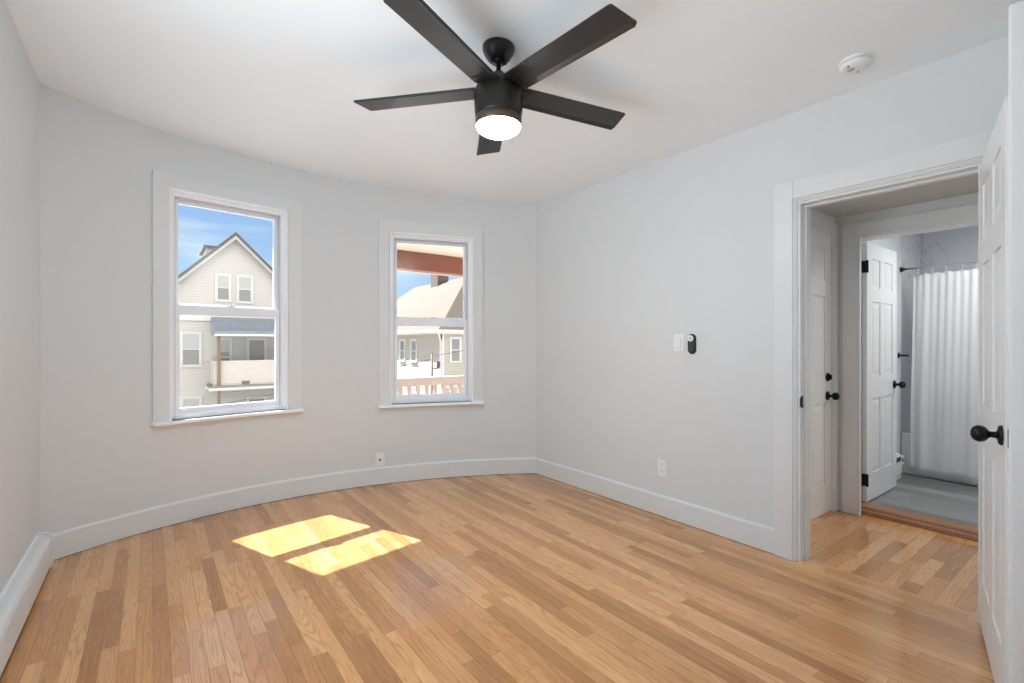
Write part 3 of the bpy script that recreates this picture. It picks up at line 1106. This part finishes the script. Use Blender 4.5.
mb = MB(); pill(mb, 1.912, 1.253, 0.060, 0.140, XR - 0.010, XR + 0.001); mb.build('cradle', M_black, rm, bevel=0.003)
mb = MB(); pill(mb, 1.912, 1.253, 0.050, 0.130, XR - 0.020, XR - 0.009); mb.build('body', M_blade, rm, bevel=0.003)
mb = MB(); mb.lathe([(0.0215, 0.0), (0.0215, 0.003), (0.018, 0.004), (0.011, 0.0036), (0.0001, 0.0030)], Matrix.Translation((XR - 0.020, 1.914, 1.292)) @ Matrix.Rotation(-math.pi / 2, 4, 'Y'), 28); dial = mb.build('dial', M_plast, rm, label='white round dial')
mb = MB(); mb.lathe([(0.008, 0.003), (0.008, 0.005), (0.0001, 0.005)], Matrix.Translation((XR - 0.020, 1.914, 1.292)) @ Matrix.Rotation(-math.pi / 2, 4, 'Y'), 20); mb.build('dial_button', M_plast_g, dial)
mb = MB(); pill(mb, 1.912, 1.232, 0.032, 0.068, XR - 0.0215, XR - 0.0195); mb.build('keypad', M_slot, rm, bevel=0.0008)

# cable plate on the bowed wall
cx_ = 1.632
cp = curve_pt(cx_, SKIRT)
tn = curve_pt(cx_ + 0.01) - curve_pt(cx_ - 0.01)
rzc = math.atan2(tn.y, tn.x)
cpl = root('cable_plate', (cp.x, cp.y, 0.218), rzc, 'small white cable plate just above the skirting under the window by the porch', 'wall plate')
mb = MB(); mb.box((-0.038, -0.009, -0.060), (0.038, 0.004, 0.060)); mb.build('plate', M_plast, cpl, bevel=0.003, local=True)
mb = MB(); mb.lathe([(0.009, 0.0), (0.009, 0.004), (0.0055, 0.004), (0.0055, 0.013), (0.0001, 0.013)], Matrix.Translation((0, -0.009, 0)) @ Matrix.Rotation(math.pi / 2, 4, 'X'), 16); mb.build('connector', M_slot, cpl, local=True)

# ------------------------------------------------------------------ baseboard heater on the left wall
hx = XL
ht = root('baseboard_heater', (hx, 2.4, 0), 0, 'long white metal baseboard heater along the left wall', 'heater')
HY0, HY1 = 0.60, 3.735
mb = MB()
mb.prism([(hx, 0.03), (hx + 0.008, 0.03), (hx + 0.008, 0.196), (hx, 0.206)], HY0, HY1, 'Y'); mb.build('back_plate', M_heater, ht)
mb = MB()
mb.prism([(hx + 0.006, 0.196), (hx + 0.030, 0.200), (hx + 0.034, 0.192), (hx + 0.010, 0.188)], HY0 + 0.038, HY1 - 0.038, 'Y')
mb.prism([(hx + 0.027, 0.186), (hx + 0.051, 0.178), (hx + 0.058, 0.162), (hx + 0.052, 0.160), (hx + 0.047, 0.172), (hx + 0.027, 0.180)], HY0 + 0.038, HY1 - 0.038, 'Y'); mb.build('damper', M_heater, ht)
mb = MB()
mb.prism([(hx + 0.058, 0.160), (hx + 0.062, 0.160), (hx + 0.064, 0.040), (hx + 0.052, 0.022), (hx + 0.050, 0.026), (hx + 0.060, 0.042)], HY0 + 0.038, HY1 - 0.038, 'Y'); mb.build('front_cover', M_heater, ht)
mb = MB()
mb.prism([(hx, 0.0), (hx + 0.060, 0.0), (hx + 0.068, 0.03), (hx + 0.068, 0.155), (hx + 0.060, 0.185), (hx + 0.035, 0.205), (hx, 0.210)], HY1 - 0.03, HY1, 'Y')
mb.build('end_cap', M_heater, ht, bevel=0.004)
mb = MB()
mb.prism([(hx, 0.0), (hx + 0.060, 0.0), (hx + 0.068, 0.03), (hx + 0.068, 0.155), (hx + 0.060, 0.185), (hx + 0.035, 0.205), (hx, 0.210)], HY0, HY0 + 0.03, 'Y')
mb.build('end_cap', M_heater, ht, bevel=0.004)
mb = MB(); mb.tube([(hx + 0.032, HY0 + 0.03, 0.09), (hx + 0.032, HY1 - 0.03, 0.09)], 0.011, 10)
mb.build('hot_water_pipe', M_brick, ht)

# ------------------------------------------------------------------ bathroom things
BF = 0.045
tub = root('bathtub', (5.95, 0.6, BF), 0, 'white bathtub behind the shower curtain', 'bathtub')
mb = MB()
mb.box((5.620, -0.10, BF), (5.645, 1.428, 0.400))
mb.box((5.628, -0.06, BF + 0.06), (5.612, 1.39, 0.33))
mb.build('apron', M_tub, tub, bevel=0.008)
mb = MB()
mb.box((5.610, -0.10, 0.398), (5.71, 1.428, 0.425))
mb.box((6.23, -0.10, 0.398), (6.298, 1.428, 0.425))
mb.box((5.71, 1.34, 0.398), (6.23, 1.428, 0.425))
mb.box((5.71, -0.10, 0.398), (6.23, -0.01, 0.425))
mb.build('rim', M_tub, tub, bevel=0.008)
mb = MB()
v = [(5.70, 0.0, 0.41), (6.24, 0.0, 0.41), (6.24, 1.35, 0.41), (5.70, 1.35, 0.41), (5.78, 0.10, 0.09), (6.16, 0.10, 0.09), (6.16, 1.20, 0.09), (5.78, 1.20, 0.09)]
mb.add(v, [(4, 5, 6, 7), (0, 1, 5, 4), (1, 2, 6, 5), (2, 3, 7, 6), (3, 0, 4, 7)])
mb.build('basin', M_tub, tub)

rod = root('shower_curtain_rod', (5.60, 1.43, 1.945), 0, 'thin chrome shower rod above the bathtub', 'shower rod')
RX = 5.605
mb = MB(); mb.tube([(RX, 1.425, 1.945), (RX, -0.56, 1.930)], 0.0095, 14); mb.build('rod', M_chrome, rod)
mb = MB(); mb.lathe([(0.024, 0.0), (0.024, 0.014), (0.016, 0.018), (0.016, 0.030), (0.0001, 0.030)], Matrix.Translation((RX, 1.430, 1.945)) @ Matrix.Rotation(math.pi / 2, 4, 'X'), 24); mb.build('end_flange', M_black, rod, label='black end flange')

# curtain
cu = root('shower_curtain', (RX, 0.7, 1.945), 0, 'white gathered fabric shower curtain hanging from the chrome rod', 'shower curtain')
mb = MB()
NY, NZ = 150, 24
ya, yb_ = 1.332, 0.18


def fold(s, q):
    """x offset of the cloth; s: 0..1 along, q: 0 top .. 1 bottom"""
    a_ = 0.006 + 0.011 * q
    ph = s * 44 + 2.0 * math.sin(s * 7) + 1.1 * math.sin(s * 19)
    return a_ * math.sin(ph) * (0.6 + 0.4 * math.sin(s * 14 + 1)) + 0.010 * math.sin(s * 140 + q) * (1 - q) * 0.6 - 0.055 * min(1, q * 1.6)


for i in range(NY + 1):
    s = i / NY
    for j in range(NZ + 1):
        q = j / NZ
        scal = 0.012 * abs(math.sin(s * math.pi * 14)) * max(0, 1 - q * 12)
        zt = 1.893 - scal
        if s < 0.05:
            zt -= (0.05 - s) * 0.6
        z = zt + (0.075 + 0.008 * math.sin(s * 30) - zt) * q
        y = ya + (yb_ - ya) * s + 0.012 * q * (1 - s) * math.sin(q * 2.0)
        mb.v.append(Vector((RX - 0.004 + fold(s, q), y, z)))
for i in range(NY):
    for j in range(NZ):
        o = i * (NZ + 1) + j
        mb.f.append([o, o + 1, o + NZ + 2, o + NZ + 1])
        mb.sm.append(True)
cl = mb.build('cloth', M_curtain, cu)
md = cl.modifiers.new('cloth', 'SOLIDIFY')
md.thickness = 0.0015
for k in range(12):
    y = ya - 0.03 - k * 0.098 + random.uniform(-0.008, 0.008)
    s = (ya - y) / (ya - yb_)
    mb = MB()
    pts = []
    for i in range(15):
        a_ = 2 * math.pi * i / 14
        pts.append((RX + 0.018 * math.sin(a_) * 0.75, y + 0.006 * math.sin(a_), 1.917 - 0.014 * s - 0.001 + 0.034 * math.cos(a_)))
    mb.tube(pts, 0.0022, 6, caps=False)
    mb.build('curtain_ring', M_plast, cu)

# towel bar hook on the tile beside the door
hk = root('robe_hook', (5.46, 1.43, 1.145), 0, 'short black hook bar on the wall above the bathroom door knob', 'hook')
mb = MB(); mb.lathe([(0.026, 0.0), (0.026, 0.007), (0.0001, 0.0075)], Matrix.Translation((5.550, 1.430, 1.146)) @ Matrix.Rotation(math.pi / 2, 4, 'X'), 24); mb.build('rose', M_black, hk)
mb = MB(); mb.tube([(5.550, 1.425, 1.146), (5.550, 1.352, 1.144)], 0.0085, 12); mb.build('bar', M_black, hk)

# small white heater end beside the tub
bh = root('bathroom_heater', (5.40, 1.43, BF), 0, 'small white heater cover with a dark slot between bathroom door and bathtub', 'heater')
mb = MB()
mb.prism([(1.428, BF), (1.372, BF), (1.366, 0.10), (1.366, 0.235), (1.380, 0.262), (1.428, 0.275)], 5.06, 5.40, 'X')
mb.build('cover', M_heater, bh, bevel=0.004)
mb = MB(); mb.box((5.24, 1.3630, 0.205), (5.36, 1.368, 0.245)); mb.build('slot', M_slot, bh, bevel=0.002)
mb = MB(); mb.tube([(5.39, 1.380, 0.245), (5.425, 1.372, 0.235), (5.430, 1.368, 0.175), (5.410, 1.380, 0.150)], [0.012, 0.016, 0.016, 0.010], 12); mb.build('valve_cap', M_heater, bh)

# ------------------------------------------------------------------ outside: ground
GZ = -3.6
mb = MB()
mb.box((-60, 4.9, GZ - 0.2), (80, 110, GZ))
mb.box((-60, -60, GZ - 0.2), (80, 4.9, GZ))
struct(mb, 'ground', M_concrete)


# ------------------------------------------------------------------ outside: cream gable house seen through window_1
def house_window(parent, c, w_, h, face='Y', sgn=-1, trimw=0.085, blind=0.5, name='house_window'):
    """double-hung window on a facade. c: centre of the opening's base; face: axis of the facade normal; sgn: side it looks to"""
    cx, cy0, cz = c

    def B(mb, u0, u1, d0, d1, z0, z1):
        if face == 'Y':
            mb.box((cx + u0, cy0 + sgn * d0, cz + z0), (cx + u1, cy0 + sgn * d1, cz + z1))
        else:
            mb.box((cx + sgn * d0, cy0 + u0, cz + z0), (cx + sgn * d1, cy0 + u1, cz + z1))
    m = MB()
    hw = w_ / 2
    B(m, -hw - trimw, -hw, -0.02, 0.05, -0.04, h + trimw)
    B(m, hw, hw + trimw, -0.02, 0.05, -0.04, h + trimw)
    B(m, -hw, hw, -0.02, 0.05, h, h + trimw)
    B(m, -hw - trimw - 0.02, hw + trimw + 0.02, -0.02, 0.09, -0.08, 0.0)
    B(m, -hw, hw, -0.01, 0.035, h * 0.5 - 0.025, h * 0.5 + 0.025)
    for s in (-1, 1):
        B(m, s * hw, s * (hw - 0.03), -0.01, 0.03, 0, h)
    B(m, -hw, hw, -0.01, 0.03, 0, 0.035)
    B(m, -hw, hw, -0.01, 0.03, h - 0.035, h)
    f = m.build(name, M_wtrim, parent)
    m = MB()
    B(m, -hw + 0.02, hw - 0.02, 0.0, 0.012, 0.02, h - 0.02)
    m.build('pane', M_dark, f)
    if blind > 0:
        m = MB()
        B(m, -hw + 0.03, hw - 0.03, 0.010, 0.018, h * (1 - blind), h - 0.03)
        m.build('blind', M_blind, f)
    return f


K = 27.0 / 22.0
HYF = 27.0


def hx_(x):
    return x * K


def hz_(z):
    return 1.26 + (z - 1.26) * K


h1 = root('neighbour_house', (3.3, HYF + 4, GZ), 0, 'cream clapboard gable house with attic windows across the street', 'house')
AP = hx_(2.68), hz_(5.46)
EV = hz_(2.30)
hl, hr = AP[0] - (AP[1] - EV) / 1.0, AP[0] + (AP[1] - EV) / 1.0
mb = MB()
mb.prism([(hl, GZ), (hr, GZ), (hr, EV), AP, (hl, EV)], HYF, HYF + 9.0, 'Y')
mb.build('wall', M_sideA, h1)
mb = MB()
for s in (-1, 1):
    ex = AP[0] + s * (AP[1] - EV + 0.45)
    ez = EV - 0.45
    dz = 0.17
    mb.prism([(AP[0], AP[1] + dz + 0.05), (ex, ez + dz + 0.05), (ex, ez + 0.05), (AP[0], AP[1] + 0.02)] if s > 0 else
             [(AP[0], AP[1] + 0.02), (ex, ez + 0.05), (ex, ez + dz + 0.05), (AP[0], AP[1] + dz + 0.05)], HYF - 0.35, HYF + 9.2, 'Y')
mb.build('roof', M_shingle, h1)
mb = MB()
for s in (-1, 1):
    ex = AP[0] + s * (AP[1] - EV + 0.45)
    ez = EV - 0.45
    q = [(AP[0], AP[1] + 0.03), (ex, ez + 0.06), (ex, ez - 0.08), (AP[0], AP[1] - 0.13)]
    mb.prism(q, HYF - 0.37, HYF - 0.28, 'Y')
mb.build('rake_board', M_rake, h1)
mb = MB()
mb.box((hl, HYF - 0.10, EV - 0.22), (hr, HYF, EV + 0.02))
mb.build('belt_course', M_wtrim, h1)
# dormer on the left slope
mb = MB()
dx0, dx1, dzb, dzt = hx_(1.73) + 0.10, AP[0] - 0.2, hz_(4.3), hz_(5.13)
mb.box((dx0, HYF + 1.4, dzb - 0.6), (dx1, HYF + 4.0, dzt)); mb.build('dormer', M_sideA, h1)
mb = MB(); mb.box((dx0 - 0.15, HYF + 1.25, dzt), (dx1, HYF + 4.1, dzt + 0.12)); mb.build('dormer_roof', M_shingle, h1)
for (xa, za, zb, wd) in ((2.03, 2.95, 4.0, 0.49), (2.76, 2.92, 4.0, 0.53)):
    house_window(h1, (hx_(xa + wd / 2), HYF, hz_(za)), hx_(wd) - 0.1, (zb - za) * K - 0.1, blind=0.5)
house_window(h1, (hx_(1.22), HYF, hz_(0.42)), 0.68, 1.48, blind=0.5)
house_window(h1, (hx_(1.22), HYF, hz_(-2.1)), 0.68, 1.55, blind=0.9)
house_window(h1, (hx_(2.33), HYF, hz_(0.0)), 0.46, 1.72, blind=0.35)
house_window(h1, (hx_(2.33), HYF, hz_(-2.7)), 0.46, 1.72, blind=0.6)
# porch stack on the right half
pl, pr = hx_(1.97), hr + 0.2
PY = HYF - 1.7
sc_ = (PY / HYF)


def pz(z):      # heights measured on the porch front
    return 1.26 + (hz_(z) - 1.26) * sc_


pl2 = pl * sc_
mb = MB()
mb.prism([(PY - 0.35, pz(1.72)), (PY - 0.35, pz(1.60)), (HYF, pz(1.60)), (HYF, pz(1.72) + 0.75)], pl2 + 0.02, pr, 'X')
mb.build('porch_roof', M_bluegrey, h1)
mb = MB()
mb.box((pl2 - 0.02, PY - 0.42, pz(1.53)), (pr, PY - 0.30, pz(1.62)))
mb.build('porch_gutter', M_wtrim, h1)
mb = MB()
mb.box((pl2, PY, pz(-0.42)), (pr, PY + 0.10, pz(0.56)))
mb.box((pl2, PY + 0.10, pz(-0.42)), (pl2 + 0.10, HYF, pz(0.56)))
mb.build('porch_parapet', M_sideC, h1)
mb = MB()
mb.box((pl2 - 0.2, PY - 0.22, pz(-0.60)), (pr, PY - 0.16, pz(-0.49)))
mb.box((pl2 - 0.2, PY - 0.16, pz(-0.60)), (pl2 - 0.14, HYF, pz(-0.49)))
mb.build('deck_fascia', M_wtrim, h1)
mb = MB()
mb.box((pl2 - 0.14, PY - 0.16, pz(-0.60)), (pr, HYF, pz(-0.42)))
mb.build('porch_deck', M_deck, h1)
mb = MB(); mb.box((hx_(2.92) * sc_, PY - 0.02, pz(-0.40)), (hx_(3.2) * sc_, PY, pz(-0.26))); mb.build('parapet_vent', M_brownpost, h1)
for zz0, zz1 in ((-0.42, 1.60), (-2.9, -0.60)):
    for xx in (pl2 + 0.12, hr - 0.3):
        mb = MB(); mb.box((xx, PY - 0.13, pz(zz0)), (xx + 0.12, PY - 0.01, pz(zz1))); mb.build('porch_post', M_brownpost, h1)
mb = MB(); mb.box((pl2, PY, pz(-3.9)), (pr, PY + 0.10, pz(-2.9))); mb.build('lower_parapet', M_sideC, h1)
for zz in (-0.45, -3.0):
    mb = MB()
    mb.box((hx_(2.8) + 0.35, HYF - 0.06, pz(zz)), (hx_(2.8) + 1.25, HYF + 0.02, pz(zz) + 2.25)); bd = mb.build('balcony_door', M_wtrim, h1)
    mb = MB(); mb.box((hx_(2.8) + 0.47, HYF - 0.075, pz(zz) + 0.2), (hx_(2.8) + 1.13, HYF - 0.05, pz(zz) + 2.1)); mb.build('pane', M_dark, bd)

# ------------------------------------------------------------------ outside: pale house seen through window_2
CX2, CY2 = 14.47, 26.65
h2 = root('hip_roof_house', (CX2 + 4.5, CY2 + 8, GZ), 0, 'pale yellow house with a tan hip roof and brick chimney beyond the porch railing', 'house')
EZ = 1.92
HW, HL = 9.0, 16.5
mb = MB(); mb.box((CX2, CY2, GZ), (CX2 + HW, CY2 + HL, EZ)); mb.build('wall', M_sideB, h2)
OV = 0.45
x0_, x1_, y0_, y1_ = CX2 - OV, CX2 + HW + OV, CY2 - OV, CY2 + HL + OV
rz_ = 6.25
xm_ = CX2 + HW / 2
ez = EZ + 0.12
mb = MB()
yr_a, yr_b = CY2 + 4.3, CY2 + HL - 3.2
v = [(x0_, y0_, ez), (x1_, y0_, ez), (x1_, y1_, ez), (x0_, y1_, ez), (xm_, yr_a, rz_), (xm_, yr_b, rz_)]
mb.add(v, [(0, 1, 4), (1, 2, 5, 4), (2, 3, 5), (3, 0, 4, 5), (3, 2, 1, 0)])
mb.build('roof', M_shingle2, h2)
mb = MB(); mb.box((x0_ + 0.03, y0_ + 0.03, EZ - 0.10), (x1_ - 0.03, y1_ - 0.03, ez)); mb.build('soffit', M_soffit, h2)
mb = MB()
for (aa, bb) in (((x0_ - 0.10, y0_ - 0.1), (x0_, y1_)), ((x0_, y0_ - 0.10), (x1_, y0_))):
    mb.box((aa[0], aa[1], ez - 0.12), (bb[0], bb[1], ez + 0.04))
mb.build('gutter', M_wtrim, h2)
mb = MB(); mb.box((CX2 - 0.05, CY2 - 0.08, GZ), (CX2 + 0.16, CY2 + 0.02, EZ - 0.1)); mb.box((CX2 - 0.05, CY2 - 0.08, GZ), (CX2 + 0.0, CY2 + 0.16, EZ - 0.1)); mb.build('corner_board', M_wtrim, h2)
mb = MB(); mb.tube([(CX2 - 0.5, CY2 - 0.5, ez - 0.1), (CX2 - 0.12, CY2 - 0.14, EZ - 0.6), (CX2 - 0.10, CY2 - 0.14, GZ)], 0.06, 10); mb.build('downspout', M_wtrim, h2)
mb = MB(); mb.box((xm_ - 0.5, CY2 + 8.0, 5.2), (xm_ + 0.5, CY2 + 9.2, 7.2)); ch = mb.build('chimney', M_brick, h2)
mb = MB(); mb.box((xm_ - 0.6, CY2 + 7.9, 7.2), (xm_ + 0.6, CY2 + 9.3, 7.35)); mb.build('chimney_cap', M_concrete, ch)
for yy in (31.0 - 0.45, 33.0 - 0.55, 36.0, 38.0):
    house_window(h2, (CX2, yy, 0.0), 0.72, 1.42, 'X', -1, 0.12, 0.0)
for yy in (30.5, 33.0, 36.0):
    house_window(h2, (CX2, yy, -2.9), 0.72, 1.5, 'X', -1, 0.12, 0.3)
for xx in (15.47, 18.0, 20.5):
    house_window(h2, (xx, CY2, 0.10), 0.62, 1.44, 'Y', -1, 0.12, 0.0)
mb = MB(); mb.box((CX2 - 0.02, CY2 - 0.03, -1.55), (CX2 + HW, CY2, -1.42)); mb.build('belt_course', M_wtrim, h2)

# ------------------------------------------------------------------ outside: our own porch beyond window_2
pc = root('porch', (2.9, 5.2, 0), 0, 'porch outside the second window with a red-brown beam and pinkish railing', 'porch')
PYB = 5.14
mb = MB(); mb.box((1.72, PYB, 2.105), (5.2, PYB + 0.14, 2.315)); mb.build('beam', M_beam, pc, bevel=0.006, label='red-brown stained porch beam')
mb = MB()
back = [tuple(curve_pt(x_, SKIRT + TH + 0.012)[:2]) for x_ in (1.66, 1.9, 2.2, 2.5, 2.8, 3.0)]
mb.prism(back + [(3.4, 3.75), (5.2, 3.75), (5.2, PYB + 0.25), (1.66, PYB + 0.25)], 2.315, 2.42, 'Z')
mb.box((1.66, PYB + 0.14, 2.10), (5.2, PYB + 0.17, 2.315))
mb.build('soffit', M_soffit, pc)
mb = MB()
back = [tuple(curve_pt(x_, SKIRT + TH + 0.012)[:2]) for x_ in (1.12, 1.4, 1.66, 1.9, 2.2, 2.5, 2.8, 3.0)]
mb.prism(back + [(3.4, 3.75), (5.4, 3.75), (5.4, PYB + 0.50), (1.12, PYB + 0.50)], 2.42, 2.52, 'Z'); mb.build('roof', M_shingle, pc)
mb = MB(); mb.box((1.72, 4.60, -0.30), (5.2, PYB + 0.12, -0.12)); mb.build('deck', M_rail, pc)
mb = MB(); mb.box((1.72, PYB - 0.03, 0.762), (5.2, PYB + 0.07, 0.858)); rl = mb.build('railing', M_rail, pc, bevel=0.006)
mb = MB(); mb.box((1.72, PYB, -0.02), (5.2, PYB + 0.05, 0.06)); mb.build('bottom_rail', M_rail, rl)
x = 1.80
while x < 3.6:
    mb = MB(); mb.box((x, PYB, 0.06), (x + 0.040, PYB + 0.04, 0.765)); mb.build('baluster', M_rail, rl, bevel=0.003)
    x += 0.112
mb = MB(); mb.box((4.9, PYB - 0.02, -0.12), (5.06, PYB + 0.12, 2.105)); mb.build('post', M_rail, pc)
mb = MB(); mb.box((1.72, PYB - 0.02, -0.12), (1.86, PYB + 0.12, 2.105)); mb.build('post', M_rail, pc)
for xx in (1.72, 4.9):
    mb = MB(); mb.box((xx, PYB - 0.02, GZ), (xx + 0.14, PYB + 0.12, -0.30)); mb.build('support_post', M_rail, pc)

# unseen hood added over the first window to trim the sun patch
d = WIN[0]
XF = Matrix.Translation(d['a']) @ Matrix.Rotation(d['rz'], 4, 'Z')
mb = MB()
mb.box((-0.10, 0.24, 2.44), (1.08, 0.455, 2.52), XF)
struct(mb, 'trim_7', M_wtrim)

# ------------------------------------------------------------------ outside: utility pole and wires
px_, py_ = 11.2, 21.6
up = root('utility_pole', (px_, py_, GZ), 0, 'short weathered utility pole in front of the pale yellow house', 'utility pole')
mb = MB(); mb.tube([(px_, py_, GZ), (px_, py_, 0.72)], [0.075, 0.05], 12); mb.build('pole', M_pole, up)
mb = MB(); mb.box((px_ - 0.03, py_ - 0.24, -0.02), (px_ + 0.30, py_ - 0.06, 0.03)); mb.build('bracket', M_slot, up)
mb = MB(); mb.lathe([(0.085, 0.0), (0.09, 0.02), (0.09, 0.30), (0.07, 0.34), (0.0001, 0.35)], Matrix.Translation((px_ + 0.28, py_ - 0.15, 0.03)), 18); mb.build('transformer', M_slot, up)
mb = MB(); mb.lathe([(0.03, 0.0), (0.045, 0.02), (0.03, 0.05), (0.045, 0.07), (0.02, 0.10), (0.0001, 0.10)], Matrix.Translation((px_, py_, 0.70)), 12); mb.build('insulator', M_slot, up)


def wire(p0, p1, sag, label):
    pts = []
    p0, p1 = Vector(p0), Vector(p1)
    for i in range(21):
        t_ = i / 20
        p = p0.lerp(p1, t_)
        p.z -= sag * 4 * t_ * (1 - t_)
        pts.append(p)
    mb = MB(); mb.tube(pts, 0.014, 6)
    return mb.build('utility_wire', M_wire, label=label, cat='wire', group='overhead wires by the utility pole')


wire((px_ - 0.12, py_ + 0.05, 0.64), (CX2 - 0.4, CY2 + 12, 0.15), 0.25, 'dark wire from the pole sagging left across the pale house')
wire((px_ + 0.12, py_ - 0.05, 0.62), (CX2 + 9, CY2 - 6, 3.2), 0.2, 'dark wire climbing right from the pole top')
wire((px_ - 0.12, py_ - 0.08, 0.45), (-9.0, 21.0, -2.4), 0.25, 'dark wire crossing low in front of the cream gable house')
